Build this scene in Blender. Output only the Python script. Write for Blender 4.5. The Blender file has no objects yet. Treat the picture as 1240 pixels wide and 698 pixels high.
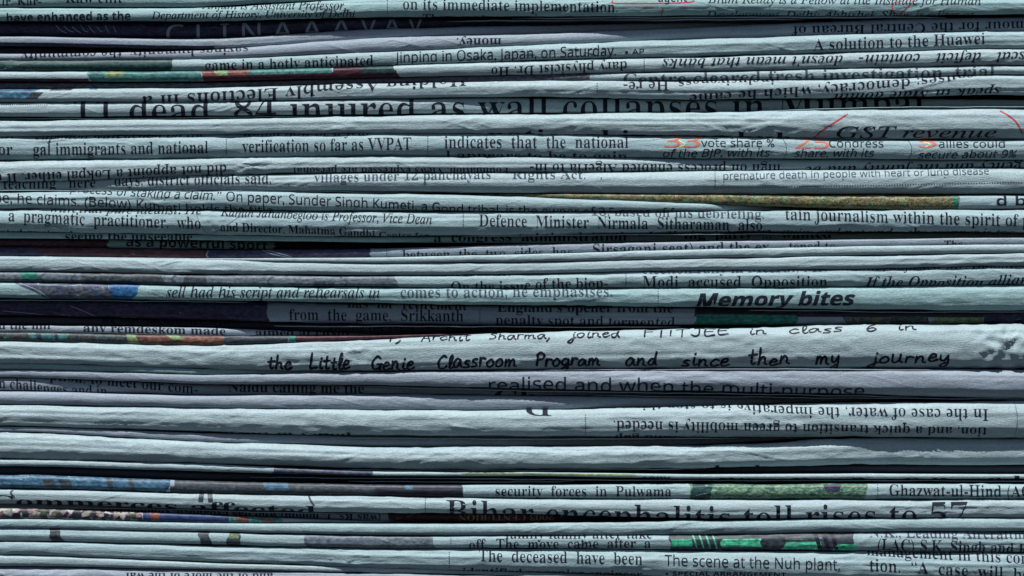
import bpy, bmesh, math, random
import numpy as np

SC = bpy.context.scene
COL = SC.collection
P = 0.00015                    # metres per unit of the sheet coordinates used below (0.15 mm)
D_CAM = 0.70

# ------------------------------------------------------------------ camera
cam = bpy.data.cameras.new('camera')
cam_o = bpy.data.objects.new('camera', cam); COL.objects.link(cam_o)
cam_o.location = (0, -D_CAM, 0); cam_o.rotation_euler = (math.radians(90), 0, 0)
cam.sensor_width = 36.0
cam.lens = 36.0 * D_CAM / (1240 * P)
cam.clip_start = 0.01; cam.clip_end = 50
SC.camera = cam_o

# ------------------------------------------------------------------ sky and sun
SUN_ELEV, SUN_AZ = 67.0, -16.0          # degrees; azimuth 0 = straight from the camera side, negative = from the left
w = bpy.data.worlds.new('World'); SC.world = w; w.use_nodes = True
nt = w.node_tree
sky = nt.nodes.new('ShaderNodeTexSky'); sky.sky_type = 'NISHITA'; sky.sun_disc = False
sky.sun_elevation = math.radians(SUN_ELEV); sky.sun_rotation = math.radians(180 + SUN_AZ)
bg = nt.nodes['Background']; bg.inputs['Strength'].default_value = 0.05
nt.links.new(sky.outputs[0], bg.inputs['Color'])
sun = bpy.data.lights.new('sun', 'SUN'); sun.energy = 5.0; sun.angle = math.radians(0.5); sun.color = (1.0, 0.97, 0.955)
sun_o = bpy.data.objects.new('sun', sun); COL.objects.link(sun_o)
sun_o.rotation_euler = (math.radians(90 - SUN_ELEV), 0, math.radians(SUN_AZ))
sun_o.location = (0, -1, 2)
SC.view_settings.view_transform = 'Standard'; SC.view_settings.look = 'None'
SC.view_settings.exposure = 0.36; SC.view_settings.gamma = 1.0

# ------------------------------------------------------------------ materials
class NT:
    def __init__(s, name):
        s.m = bpy.data.materials.new(name); s.m.use_nodes = True
        s.t = s.m.node_tree; s.b = s.t.nodes['Principled BSDF']
        s.b.inputs['Specular IOR Level'].default_value = 0.25
    def n(s, typ, **kw):
        nd = s.t.nodes.new(typ)
        for k, v in kw.items(): setattr(nd, k, v)
        return nd
    def l(s, a, b): s.t.links.new(a, b)
    def val(s, node, **kw):
        for k, v in kw.items(): node.inputs[k].default_value = v
    def uv(s, sx, sy, off=0.0):
        u = s.n('ShaderNodeUVMap'); mp = s.n('ShaderNodeMapping')
        s.l(u.outputs[0], mp.inputs['Vector']); mp.inputs['Scale'].default_value = (sx, sy, 1)
        oi = s.n('ShaderNodeObjectInfo'); mu = s.n('ShaderNodeMath', operation='MULTIPLY'); mu.inputs[1].default_value = 37.0
        s.l(oi.outputs['Random'], mu.inputs[0])
        cb = s.n('ShaderNodeCombineXYZ'); s.l(mu.outputs[0], cb.inputs[0]); s.l(mu.outputs[0], cb.inputs[2])
        cb.inputs[1].default_value = off
        s.l(cb.outputs[0], mp.inputs['Location'])
        return mp.outputs[0]
    def noise(s, vec, scale, detail=3, rough=.55):
        nd = s.n('ShaderNodeTexNoise'); s.val(nd, Scale=scale, Detail=detail, Roughness=rough); s.l(vec, nd.inputs['Vector']); return nd
    def ramp(s, fac, stops, interp='LINEAR'):
        r = s.n('ShaderNodeValToRGB'); r.color_ramp.interpolation = interp
        el = r.color_ramp.elements
        while len(el) < len(stops): el.new(0.5)
        for e, (p, c) in zip(el, stops): e.position = p; e.color = (c[0], c[1], c[2], 1)
        s.l(fac, r.inputs[0]); return r.outputs[0]
    def mix(s, fac, a, b, mode='MIX'):
        mx = s.n('ShaderNodeMix', data_type='RGBA', blend_type=mode)
        if hasattr(fac, 'is_linked') or not isinstance(fac, (int, float)): s.l(fac, mx.inputs[0])
        else: mx.inputs[0].default_value = fac
        for i, c in ((6, a), (7, b)):
            if isinstance(c, tuple): mx.inputs[i].default_value = (c[0], c[1], c[2], 1)
            else: s.l(c, mx.inputs[i])
        return mx.outputs[2]

def paper(name, c):
    s = NT(name); s.b.inputs['Roughness'].default_value = 0.58; s.b.inputs['Specular IOR Level'].default_value = .4
    # uv is in sheet units / 100
    cl = s.noise(s.uv(1, 4), 2.2, 4, .6)
    base = s.ramp(cl.outputs[0], [(.25, tuple(v * .87 for v in c)), (.5, c), (.75, tuple(min(1, v * 1.10) for v in c))])
    fib = s.noise(s.uv(14, 42, 3.1), 3.0, 3, .7)                 # pulp mottling
    base = s.mix(.8, base, s.ramp(fib.outputs[0], [(.3, (.55, .56, .60)), (.5, (.95, .95, .95)), (.7, (1.22, 1.22, 1.2))]), 'MULTIPLY')
    sp = s.noise(s.uv(60, 60, 7.7), 2.0, 1, .5)                  # dark pulp specks
    base = s.mix(s.ramp(sp.outputs[0], [(.70, (0, 0, 0)), (.76, (.55, .55, .55))]), base, tuple(v * .45 for v in c))
    # faint show-through of the print on the other side of the sheet
    th = s.noise(s.uv(22, 6, 1.3), 2.4, 2, .6); tb = s.noise(s.uv(.8, 3, 5.0), 2.0, 1, .5)
    ma = s.n('ShaderNodeMath', operation='MULTIPLY')
    s.l(s.ramp(th.outputs[0], [(.5, (0, 0, 0)), (.62, (1, 1, 1))]), ma.inputs[0])
    s.l(s.ramp(tb.outputs[0], [(.45, (0, 0, 0)), (.62, (.22, .22, .22))]), ma.inputs[1])
    base = s.mix(ma.outputs[0], base, tuple(v * .62 for v in c))
    s.l(base, s.b.inputs['Base Color'])
    b1 = s.noise(s.uv(6, 20, 2.2), 3.0, 6, .72); b2 = s.noise(s.uv(40, 60, 9.0), 2.0, 2, .6)
    ad = s.n('ShaderNodeMath', operation='MULTIPLY_ADD'); ad.inputs[1].default_value = .25
    s.l(b2.outputs[0], ad.inputs[0]); s.l(b1.outputs[0], ad.inputs[2])
    bp = s.n('ShaderNodeBump'); bp.inputs['Strength'].default_value = 0.55; bp.inputs['Distance'].default_value = 1.5 * P
    s.l(ad.outputs[0], bp.inputs['Height']); s.l(bp.outputs[0], s.b.inputs['Normal'])
    return s.m

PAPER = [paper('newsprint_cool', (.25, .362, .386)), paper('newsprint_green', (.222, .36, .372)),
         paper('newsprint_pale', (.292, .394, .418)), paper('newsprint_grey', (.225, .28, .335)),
         paper('newsprint_shaded', (.025, .03, .05))]  # the last one has the shade of the gaps in its colour

def ink(name, c, rough=.7, worn=True):
    s = NT(name); s.b.inputs['Specular IOR Level'].default_value = .12; s.b.inputs['Roughness'].default_value = rough
    if worn:
        nz = s.noise(s.uv(40, 40), 2.5, 2, .6)
        s.l(s.ramp(nz.outputs[0], [(.35, c), (.8, tuple(v * 1.4 + .005 for v in c))]), s.b.inputs['Base Color'])
    else: s.b.inputs['Base Color'].default_value = (*c, 1)
    return s.m
INK = ink('black_ink', (.008, .011, .02)); INKL = ink('grey_ink', (.04, .055, .075)); PEN = ink('marker_ink', (.006, .008, .016), .45)
RED = ink('red_ink', (.34, .035, .05)); ORANGE = ink('orange_red_ink', (.42, .13, .08)); PALE = ink('pale_print', (.20, .25, .30))
GOLD = ink('ochre_print', (.22, .17, .10)); YEL = ink('yellow_print', (.62, .60, .22))

def photo_mat(name, pal, sx=1.0, sy=1.0, scale=6.0, hard=False, dots=.35, cells=False):
    """coloured halftone printing: noise (or cells) run through a palette, with a fine dot grain"""
    s = NT(name); s.b.inputs['Roughness'].default_value = .5
    vec = s.uv(sx, sy)
    wz = s.noise(s.uv(sx * 2, sy * 2, 4.0), scale, 2, .6)
    va = s.n('ShaderNodeVectorMath', operation='MULTIPLY_ADD'); va.inputs[1].default_value = (.25, .25, .25)
    s.l(wz.outputs['Color'], va.inputs[0]); s.l(vec, va.inputs[2])
    if cells:
        vo = s.n('ShaderNodeTexVoronoi'); vo.inputs['Scale'].default_value = scale; s.l(va.outputs[0], vo.inputs['Vector'])
        sep = s.n('ShaderNodeSeparateColor'); s.l(vo.outputs['Color'], sep.inputs[0]); f = sep.outputs[0]
    else:
        nz = s.noise(va.outputs[0], scale, 4, .6)
        mr = s.n('ShaderNodeMapRange'); mr.inputs['From Min'].default_value = .28; mr.inputs['From Max'].default_value = .72
        s.l(nz.outputs[0], mr.inputs[0]); f = mr.outputs[0]
    pal = [tuple(v * .62 + .06 * (sum(c) / 3) for v in c) for c in pal]
    n = len(pal)
    col = s.ramp(f, [(i / n if hard else i / max(1, n - 1), c) for i, c in enumerate(pal)], 'CONSTANT' if hard else 'LINEAR')
    bl = s.noise(s.uv(9, 16, 6.0), 2.0, 4, .65)
    col = s.mix(.75, col, s.ramp(bl.outputs[0], [(.33, (.12, .13, .18)), (.48, (.8, .8, .82)), (.6, (1.2, 1.2, 1.2)), (.72, (2.1, 2.1, 2.0))]), 'MULTIPLY')
    gr = s.noise(s.uv(55, 55, 2.0), 3.0, 1, .5)
    col = s.mix(dots, col, s.ramp(gr.outputs[0], [(.35, (.35, .35, .4)), (.65, (1.25, 1.25, 1.25))]), 'MULTIPLY')
    s.l(col, s.b.inputs['Base Color'])
    return s.m

NAVY = photo_mat('photo_and_shade_navy', [(.016, .016, .04), (.03, .03, .075), (.055, .055, .13), (.02, .02, .05)], 1, 3)  # navy print, also painted as shade under a fold
NEARBLACK = photo_mat('photo_and_shade_black', [(.012, .014, .028), (.02, .022, .045), (.035, .035, .06)], 1, 3)  # black print, also painted as shade in the gaps
MAROON = photo_mat('photo_maroon', [(.04, .018, .03), (.09, .03, .045), (.12, .04, .055), (.05, .025, .045)], 1, 3)
DTEAL = photo_mat('photo_dark_teal', [(.01, .02, .03), (.015, .06, .065), (.02, .11, .10), (.02, .025, .04), (.03, .16, .13)], 2.5, 5, 5)
TEALP = photo_mat('photo_teal_red', [(.03, .22, .19), (.06, .30, .26), (.20, .06, .05), (.02, .12, .12), (.04, .26, .22)], .45, .6, 5, True)
SALMON = photo_mat('photo_salmon', [(.34, .12, .08), (.20, .06, .06), (.38, .2, .12)], 3, 5)
HALF = photo_mat('photo_grey_halftone', [(.09, .10, .14), (.15, .16, .20), (.11, .12, .17), (.22, .23, .27)], 2, 6, 6, dots=.7)
BLUE = photo_mat('photo_blue', [(.03, .09, .17), (.05, .16, .27), (.07, .22, .34), (.04, .11, .2)], 1.5, 4, 5)
COBALT = photo_mat('photo_cobalt', [(.015, .10, .28), (.02, .17, .42), (.03, .22, .46)], 2, 4)
ROYAL = photo_mat('photo_royal_blue', [(.012, .04, .13), (.025, .065, .2), (.02, .045, .15)], 3, 5)
GREYBL = photo_mat('photo_grey_blue', [(.10, .12, .15), (.16, .17, .19), (.04, .09, .2), (.12, .12, .13), (.20, .19, .19)], 1.6, 3, 4)
GREYBR = photo_mat('photo_grey_dark', [(.04, .06, .08), (.07, .10, .12), (.045, .065, .085), (.12, .155, .18)], 3, 5, 5)
SLATE = photo_mat('photo_slate', [(.12, .17, .21), (.17, .23, .27), (.14, .19, .25)], 1, 3)
BARK = photo_mat('photo_undergrowth', [(.02, .018, .015), (.13, .07, .05), (.36, .30, .11), (.03, .03, .03), (.24, .34, .10), (.42, .24, .14), (.03, .03, .03), (.08, .5, .22), (.30, .20, .12), (.02, .02, .02)], 2.6, 3.6, 5, True, .4)
GREEN = photo_mat('photo_green', [(.01, .19, .14), (.015, .25, .19), (.01, .15, .12)], 1.5, 3)
FIGS = photo_mat('photo_figures', [(.02, .025, .05), (.05, .05, .09), (.04, .20, .18), (.02, .02, .04), (.16, .09, .05), (.03, .03, .06), (.07, .30, .32), (.04, .04, .07)], 5, 9, 4, True)
RUST = photo_mat('photo_rust', [(.26, .09, .06), (.32, .13, .08), (.22, .10, .07), (.12, .05, .05), (.34, .27, .11)], 2.2, 6, 5)
FLORAL = photo_mat('photo_flowers', [(.03, .03, .05), (.05, .05, .08), (.30, .29, .28), (.03, .04, .05), (.36, .22, .22), (.06, .10, .06), (.50, .50, .44), (.02, .02, .04), (.45, .46, .46)], 7, 8, 2.2, True, .4, True)
LEAFY = photo_mat('photo_green_scene', [(.03, .20, .17), (.05, .08, .09), (.07, .24, .15), (.26, .42, .26), (.06, .26, .18), (.10, .14, .12), (.18, .19, .09)], 2.4, 5, 4)
EMERALD = photo_mat('photo_emerald', [(.03, .62, .32), (.08, .80, .45), (.16, .85, .52)], 3, 3)
MULTI = photo_mat('photo_multicolour', [(.12, .14, .17), (.32, .16, .08), (.10, .20, .13), (.06, .10, .14), (.30, .30, .12), (.05, .05, .10)], 1.3, .5, 5)
YGREEN = photo_mat('photo_yellow_green', [(.20, .30, .12), (.34, .36, .15), (.16, .38, .16), (.32, .24, .12)], 3, 2)
BRICK = photo_mat('photo_dark_red', [(.06, .015, .03), (.09, .022, .04), (.03, .015, .035)], 2, 3)
AQUA = photo_mat('photo_aqua', [(.03, .19, .18), (.08, .30, .28), (.015, .10, .11)], 3, 6)
GRD = NT('ground_stone'); GRD.b.inputs['Roughness'].default_value = .9
GRD.l(GRD.ramp(GRD.noise(GRD.n('ShaderNodeTexCoord').outputs['Object'], 60, 5, .6).outputs[0], [(.3, (.012, .013, .016)), (.7, (.03, .03, .034))]), GRD.b.inputs['Base Color'])
GRD = GRD.m

# ------------------------------------------------------------------ noise
def vnoise(x, y, seed):
    rs = np.random.RandomState(seed); T = rs.rand(128, 128) * 2 - 1
    xi = np.floor(x).astype(int); yi = np.floor(y).astype(int); fx = x - xi; fy = y - yi
    fx = fx * fx * fx * (fx * (fx * 6 - 15) + 10); fy = fy * fy * fy * (fy * (fy * 6 - 15) + 10)
    a = T[xi % 128, yi % 128]; b = T[(xi + 1) % 128, yi % 128]; c = T[xi % 128, (yi + 1) % 128]; d = T[(xi + 1) % 128, (yi + 1) % 128]
    return (a * (1 - fx) + b * fx) * (1 - fy) + (c * (1 - fx) + d * fx) * fy
def smooth1(a, k):
    ker = np.hanning(k * 2 + 1); ker /= ker.sum()
    return np.convolve(np.pad(a, k, mode='edge'), ker, 'valid')

# ------------------------------------------------------------------ one folded newspaper
XS = np.array([40, 250, 450, 650, 850, 1050, 1190], float)
GX = np.arange(-170, 1411, 3.0)
NTH = 34
LEAF = np.array([430., 200., 60., 18.])
ROLLS = []

class Paper:
    def __init__(self, label, cols, mat=0, asp=.80, n=2.3, crumple=1.0, knots=()):
        self.seed = len(ROLLS) * 17 + 5; sd = self.seed
        cols = np.array(cols, float)
        while len(cols) < 7: cols = np.vstack([cols, cols[-1]])
        f = lambda k: smooth1(np.interp(GX, XS, cols[:, k]), 22)
        top, bot, dep = f(0), f(1), f(2)
        dep = np.where(dep > 2, 2 + (dep - 2) * 3.0 + np.maximum(dep - 8, 0) * 4, dep)        # recessed sheets lie deep in the gap between their neighbours
        yc = (top + bot) / 2; h = np.maximum((bot - top) / 2 - .25, .45)
        wob = .35 * vnoise(GX / 55, GX * 0 + .5, sd) + .2 * vnoise(GX / 17, GX * 0 + .5, sd + 1)
        yc = yc + wob * np.clip(h / 8, .3, 1); dep = dep + 1.0 * vnoise(GX / 110, GX * 0 + 2.5, sd + 2) * np.clip(h / 8, .3, 1)
        self.yc, self.h, self.dep = yc, h, dep
        th = np.linspace(0, math.pi, NTH); c, s = np.cos(th), np.sin(th)
        U = np.sign(c) * np.abs(c) ** (2 / n); V = asp * np.abs(s) ** (2 / n)
        self.U, self.V = U, V
        S = np.concatenate([[0], np.cumsum(np.hypot(np.diff(U), np.diff(V)))])
        self.S = S - S[-1] / 2; self.SM = S[-1] / 2
        # grid [x, row]: leaf rows, nose rows, leaf rows
        nl = len(LEAF); NR = NTH + 2 * nl
        H = h[:, None]; A = asp * H
        y = np.empty((len(GX), NR)); d = np.empty_like(y); sg = np.empty_like(y)
        y[:, nl:nl + NTH] = yc[:, None] - H * U; d[:, nl:nl + NTH] = dep[:, None] + A - H * V; sg[:, nl:nl + NTH] = H * self.S
        for i, L in enumerate(LEAF):
            q = .78 + .2 * math.exp(-L / 22)
            hb = h * q + (4.5 if i == 0 else 0)                   # unseen back rows widened to stop light leaking in from behind
            y[:, i] = yc - hb; d[:, i] = dep + asp * h + L; sg[:, i] = -h * self.SM - L
            y[:, NR - 1 - i] = yc + hb; d[:, NR - 1 - i] = dep + asp * h + L; sg[:, NR - 1 - i] = h * self.SM + L
        self.sg = sg
        x = np.repeat(GX[:, None], NR, 1)
        # crinkles of the paper along the sheet normal
        amp = np.clip(H / 9, .2, 1.15) * crumple
        n1 = vnoise(x / 46, sg / 10 + 40, sd + 3) + .9 * vnoise(x / 85, sg / 14 + 11, sd + 9)
        n2 = 1 - 2 * np.abs(vnoise(x / 24 + sg / 30, sg / 7 + 80, sd + 4))
        n3 = vnoise(x / 9, sg / 4 + 120, sd + 5)
        n4 = 1 - 2 * np.abs(vnoise(x / 60 - sg / 18, sg / 26 + 20, sd + 6))
        n5 = vnoise(x / 420, sg / 3.4 + 7, sd + 10)                                # long flat facets running with the fold
        q1 = vnoise(x / 30 + sg / 9, sg / 16 + 33, sd + 11); q2 = vnoise(x / 75 - sg / 24, sg / 20 + 50, sd + 12)
        n6 = np.exp(-(q1 / .07) ** 2) * np.clip(vnoise(x / 70, sg / 30 + 5, sd + 13), 0, 1) + .7 * np.exp(-(q2 / .045) ** 2) * np.clip(vnoise(x / 120, sg / 40 + 9, sd + 14) + .1, 0, 1)   # thin sharp creases
        mask = np.clip(.5 + vnoise(x / 130, sg * 0 + 3.3, sd + 7) * .9, .15, 1.2)
        disp = amp * (.32 * n1 + .34 * mask * (n2 - .3) + .12 * n3 + .25 * mask * np.clip(n4, -.2, 1) + .42 * n5 + .9 * n6)
        for (kx, kr, ka, ks) in knots:                        # a crushed place: sharp radiating creases
            rr = np.hypot((x - kx) / kr, sg / (kr * .8)); g = np.exp(-rr ** 2)
            ang = np.arctan2(sg, x - kx)
            disp = disp + ka * g * (1 - 2 * np.abs(vnoise(ang * 2.2 + 30, rr * 1.5 + 10, ks))) + ka * .8 * g * (1 - 2 * np.abs(vnoise(x / 17 + sg / 20, sg / 18 + 60, ks + 1)))
        disp[:, :nl] *= .3; disp[:, -nl:] *= .3
        P0 = np.stack([x, d, y], -1)
        def normals(Q):
            nn = np.cross(np.gradient(Q, axis=1), np.gradient(Q, axis=0))
            return nn / np.maximum(np.linalg.norm(nn, axis=-1, keepdims=True), 1e-9)
        N0 = normals(P0)
        mid = N0[:, NR // 2, 1].mean()
        if mid > 0: N0 = -N0                                   # outwards = towards the camera at the nose
        Q = P0 + N0 * disp[..., None]
        N1 = normals(Q)
        if N1[:, NR // 2, 1].mean() > 0: N1 = -N1
        self.Q, self.N, self.NR, self.nl = Q, N1, NR, nl
        # mesh
        nx = len(GX); W = to_world(Q.reshape(-1, 3))
        idx = np.arange(nx * NR).reshape(nx, NR)
        faces = np.stack([idx[:-1, :-1], idx[:-1, 1:], idx[1:, 1:], idx[1:, :-1]], -1).reshape(-1, 4)
        me = bpy.data.meshes.new('newspaper')
        fl = [tuple(f_) for f_ in faces]
        fl.append(tuple(int(i) for i in idx[0, ::-1])); fl.append(tuple(int(i) for i in idx[-1]))
        me.from_pydata(W.tolist(), [], fl); me.update()
        uvl = me.uv_layers.new(name='UVMap')
        li = np.empty(len(me.loops), np.int32); me.loops.foreach_get('vertex_index', li)
        uv = np.stack([x.reshape(-1) / 100, sg.reshape(-1) / 100], -1)[li]
        uvl.data.foreach_set('uv', uv.astype(np.float32).ravel())
        me.polygons.foreach_set('use_smooth', np.ones(len(me.polygons), bool))
        me.materials.append(PAPER[mat])
        o = bpy.data.objects.new('newspaper', me); COL.objects.link(o)
        o['label'] = label; o['category'] = 'newspaper'; o['group'] = 'folded newspapers piled in the stack'
        self.o = o; ROLLS.append(self)
    # sheet coordinate of a height seen from the front
    def s_at(self, x, y):
        h = np.interp(x, GX, self.h); yc = np.interp(x, GX, self.yc)
        u = (yc - y) / h
        s = np.interp(-np.clip(u, -1, 1), -self.U, self.S)
        over = np.where(np.abs(u) > 1, np.abs(u) - 1, 0)
        return h * (s - np.sign(u) * over)
    def surf(self, x, s, off):
        """points on the sheet at (x, s), lifted off it by off"""
        fx = np.clip((x - GX[0]) / 3.0, 0, len(GX) - 1.001); i = fx.astype(int); tx = fx - i
        h = np.interp(x, GX, self.h); k = s / h
        row = np.interp(k, self.S, np.arange(NTH)) + self.nl
        # beyond the nose: onto the leaf
        ovr = np.maximum(np.abs(k) - self.SM, 0) * h
        dl = np.interp(ovr, np.concatenate([[0], LEAF[::-1]]), np.arange(self.nl + 1))
        row = np.clip(row + np.sign(k) * dl, 0, self.NR - 1.001)
        j = row.astype(int); ty = row - j
        def bl(A):
            tx_, ty_ = tx[:, None], ty[:, None]
            return (A[i, j] * (1 - tx_) + A[i + 1, j] * tx_) * (1 - ty_) + (A[i, j + 1] * (1 - tx_) + A[i + 1, j + 1] * tx_) * ty_
        n = bl(self.N); n /= np.maximum(np.linalg.norm(n, axis=1, keepdims=True), 1e-9)
        return bl(self.Q) + n * off

def to_world(q):
    return np.stack([(q[:, 0] - 620) * P, q[:, 1] * P, (349 - q[:, 2]) * P], -1)

def child(roll, name, verts, faces, mat, uv, label=None):
    me = bpy.data.meshes.new(name); me.from_pydata(to_world(verts).tolist(), [], faces); me.update()
    ul = me.uv_layers.new(name='UVMap')
    li = np.empty(len(me.loops), np.int32); me.loops.foreach_get('vertex_index', li)
    ul.data.foreach_set('uv', (uv[li] / 100).astype(np.float32).ravel())
    me.polygons.foreach_set('use_smooth', np.ones(len(me.polygons), bool))
    me.materials.append(mat)
    o = bpy.data.objects.new(name, me); COL.objects.link(o); o.parent = roll.o
    if label: o['label'] = label
    return o

# ------------------------------------------------------------------ printing: photographs
def photo(roll, x0, x1, mat, f0=-.1, f1=1.1, sl0=0, sl1=0, off=.10, name='printed_photo_or_shade', wav=0.0):
    """a printed picture or a painted shade strip: sheet from x0 to x1, from f0 to f1 of the way over the fold, edges slanted by sl0/sl1"""
    nr = 26; nc = max(3, int(abs(x1 - x0) / 2.5))
    t = np.linspace(0, 1, nr); u = np.linspace(0, 1, nc)
    T, Uu = np.meshgrid(t, u, indexing='ij'); F = f0 + (f1 - f0) * T
    xa = x0 + sl0 * (F - .5); xb = x1 + sl1 * (F - .5)
    if wav: xb = xb + wav * np.sin(F * 5 + x0); xa = xa + wav * np.sin(F * 4 + x1)
    X = xa + (xb - xa) * Uu
    jit = 2.2 * vnoise(F * 3.5 + x0, F * 0 + x1, int(abs(x0) * 7) % 9999) * (x1 - x0 > 12); X = X + jit
    h = np.interp(X.ravel(), GX, roll.h); s = h * roll.SM * (2 * F.ravel() - 1)
    v = roll.surf(X.ravel(), s, off)
    idx = np.arange(nr * nc).reshape(nr, nc)
    fc = np.stack([idx[:-1, :-1], idx[1:, :-1], idx[1:, 1:], idx[:-1, 1:]], -1).reshape(-1, 4).tolist()
    return child(roll, name, v, fc, mat, np.stack([X.ravel(), s], -1))

# ------------------------------------------------------------------ printing: letters
def remap(t, up, lo, dg, hh=None):
    o = ''
    for c in t:
        if 'A' <= c <= 'Z' and up: o += chr(up + ord(c) - 65)
        elif 'a' <= c <= 'z' and lo: o += hh if (hh and c == 'h') else chr(lo + ord(c) - 97)
        elif c.isdigit() and dg: o += chr(dg + ord(c) - 48)
        else: o += c
    return o
SLIM = {'serif': .014, 'serifb': .005, 'bital': .008, 'serifl': .019, 'sansb': .006}     # stems narrowed, hairlines kept
FONTS = {   # (capitals, small letters, digits, special h, offset, shear)
    'serifl': (0x1D400, 0x1D41A, 0x1D7CE, None, 0, 0),
    'serif': (0x1D400, 0x1D41A, 0x1D7CE, None, 0, 0), 'serifb': (0x1D400, 0x1D41A, 0x1D7CE, None, 0, 0),
    'ital': (0x1D434, 0x1D44E, 0, '\u210e', .004, 0), 'bital': (0x1D468, 0x1D482, 0x1D7CE, None, 0, 0),
    'sans': (0x1D5A0, 0x1D5BA, 0x1D7E2, None, .003, 0), 'sansi': (0x1D5A0, 0x1D5BA, 0x1D7E2, None, .003, .22),
    'sansb': (0x1D5D4, 0x1D5EE, 0x1D7EC, None, 0, 0), 'sansbi': (0x1D5D4, 0x1D5EE, 0x1D7EC, None, .014, .25)}
def text_mesh(t, font):
    up, lo, dg, hh, off, sh = FONTS[font]
    cu = bpy.data.curves.new('letters', 'FONT'); cu.body = remap(t, up, lo, dg, hh); cu.offset = off; cu.shear = sh; cu.resolution_u = 3
    ob = bpy.data.objects.new('letters', cu); COL.objects.link(ob)
    dg_ = bpy.context.evaluated_depsgraph_get(); dg_.update()
    me = bpy.data.meshes.new_from_object(ob.evaluated_get(dg_))
    bpy.data.objects.remove(ob); bpy.data.curves.remove(cu)
    return me
XH = {}
def xheight(font):
    if font not in XH:
        me = text_mesh('x', font); XH[font] = max(v.co.y for v in me.vertices); bpy.data.meshes.remove(me)
    return XH[font]

def lay(roll, bm, x0, x1, base, flip, name, mat, off, label=None):
    """bend flat printing (bm in sheet units, x from 0, baseline y=0) over the fold"""
    ys = [v.co.y for v in bm.verts]; xs = [v.co.x for v in bm.verts]
    hs = float(np.interp((x0 + x1) / 2, GX, roll.h)); step = max(.7, min(1.6, hs * .16))
    def cut(co, no):
        bmesh.ops.bisect_plane(bm, geom=bm.verts[:] + bm.edges[:] + bm.faces[:], dist=1e-5, plane_co=co, plane_no=no)
    y = math.floor(min(ys)) + .3
    while y < max(ys): cut((0, y, 0), (0, 1, 0)); y += step
    bmesh.ops.triangulate(bm, faces=bm.faces[:])
    bm.verts.index_update()
    co = np.array([v.co[:2] for v in bm.verts]); fc = [[v.index for v in f.verts] for f in bm.faces]
    if isinstance(base, (int, float)): base = [(0, base), (1, base)]
    bx = np.array([b[0] for b in base], float); by = np.array([b[1] for b in base], float)
    X = x1 - co[:, 0] if flip else x0 + co[:, 0]
    yb = np.interp(X, bx, by)
    lo = X < bx[0]; hi = X > bx[-1]
    if len(bx) > 1:
        yb = np.where(lo, by[0] + (X - bx[0]) * (by[1] - by[0]) / (bx[1] - bx[0]), yb)
        yb = np.where(hi, by[-1] + (X - bx[-1]) * (by[-1] - by[-2]) / (bx[-1] - bx[-2]), yb)
    s = roll.s_at(X, yb) + (co[:, 1] if flip else -co[:, 1])
    v = roll.surf(X, s, off)
    if not flip: fc = [f[::-1] for f in fc]
    bm.free()
    return child(roll, name, v, fc, mat, np.stack([X, s], -1), label)

def text(roll, t, x0, x1, base, xh, font='serif', flip=False, name='printed_text', mat=None, off=.28):
    me = text_mesh(t, font)
    bm = bmesh.new(); bm.from_mesh(me); bpy.data.meshes.remove(me)
    if font in SLIM:
        nrm = {}
        for e in bm.edges:
            if len(e.link_faces) == 1:
                c = e.link_faces[0].calc_center_median(); a_, b_ = e.verts[0].co, e.verts[1].co
                t_ = b_ - a_; nx, ny = t_.y, -t_.x; L = math.hypot(nx, ny) or 1; m_ = (a_ + b_) / 2
                sgn = 1 if nx * (m_.x - c.x) + ny * (m_.y - c.y) > 0 else -1
                for v in e.verts:
                    p = nrm.setdefault(v, [0, 0]); p[0] += sgn * nx; p[1] += sgn * ny
        for v, (nx, ny) in nrm.items(): v.co.x -= SLIM[font] * nx / (math.hypot(nx, ny) or 1)
    xs = [v.co.x for v in bm.verts]; a, b = min(xs), max(xs); k = xh / xheight(font)
    for v in bm.verts: v.co = ((v.co.x - a) * (x1 - x0) / (b - a), v.co.y * k, 0)
    return lay(roll, bm, x0, x1, base, flip, name, mat or INK, off)

def ribbon(bm, pts, wd):
    """a flat pen stroke with round ends"""
    pts = [np.array(p, float) for p in pts]; out = []
    n = len(pts)
    for i in range(n):
        d = pts[min(i + 1, n - 1)] - pts[max(i - 1, 0)]; L = np.hypot(*d) or 1; nn = np.array([-d[1], d[0]]) / L
        ww = wd[i] if hasattr(wd, '__len__') else wd
        out.append((pts[i] + nn * ww / 2, pts[i] - nn * ww / 2))
    vs = [(bm.verts.new((*a, 0)), bm.verts.new((*b, 0))) for a, b in out]
    for (a, b), (c, d) in zip(vs[:-1], vs[1:]): bm.faces.new((a, b, d, c))
    for p, k in ((pts[0], 0), (pts[-1], -1)):
        ww = (wd[k] if hasattr(wd, '__len__') else wd) / 2
        bm.faces.new([bm.verts.new((p[0] + ww * math.cos(q), p[1] + ww * math.sin(q), 0)) for q in np.linspace(0, 2 * math.pi, 9)[:-1]])

def spline(p, m=6):
    p = [np.array(q, float) for q in p]
    if len(p) < 3:
        return [p[0] + (p[1] - p[0]) * t for t in np.linspace(0, 1, 5)] if len(p) == 2 else p
    q = [2 * p[0] - p[1]] + p + [2 * p[-1] - p[-2]]; out = []
    for i in range(1, len(q) - 2):
        for t in np.linspace(0, 1, m, endpoint=False):
            out.append(.5 * (2 * q[i] + (q[i + 1] - q[i - 1]) * t + (2 * q[i - 1] - 5 * q[i] + 4 * q[i + 1] - q[i + 2]) * t * t + (3 * q[i] - q[i - 1] - 3 * q[i + 1] + q[i + 2]) * t ** 3))
    return out + [p[-1]]

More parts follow.
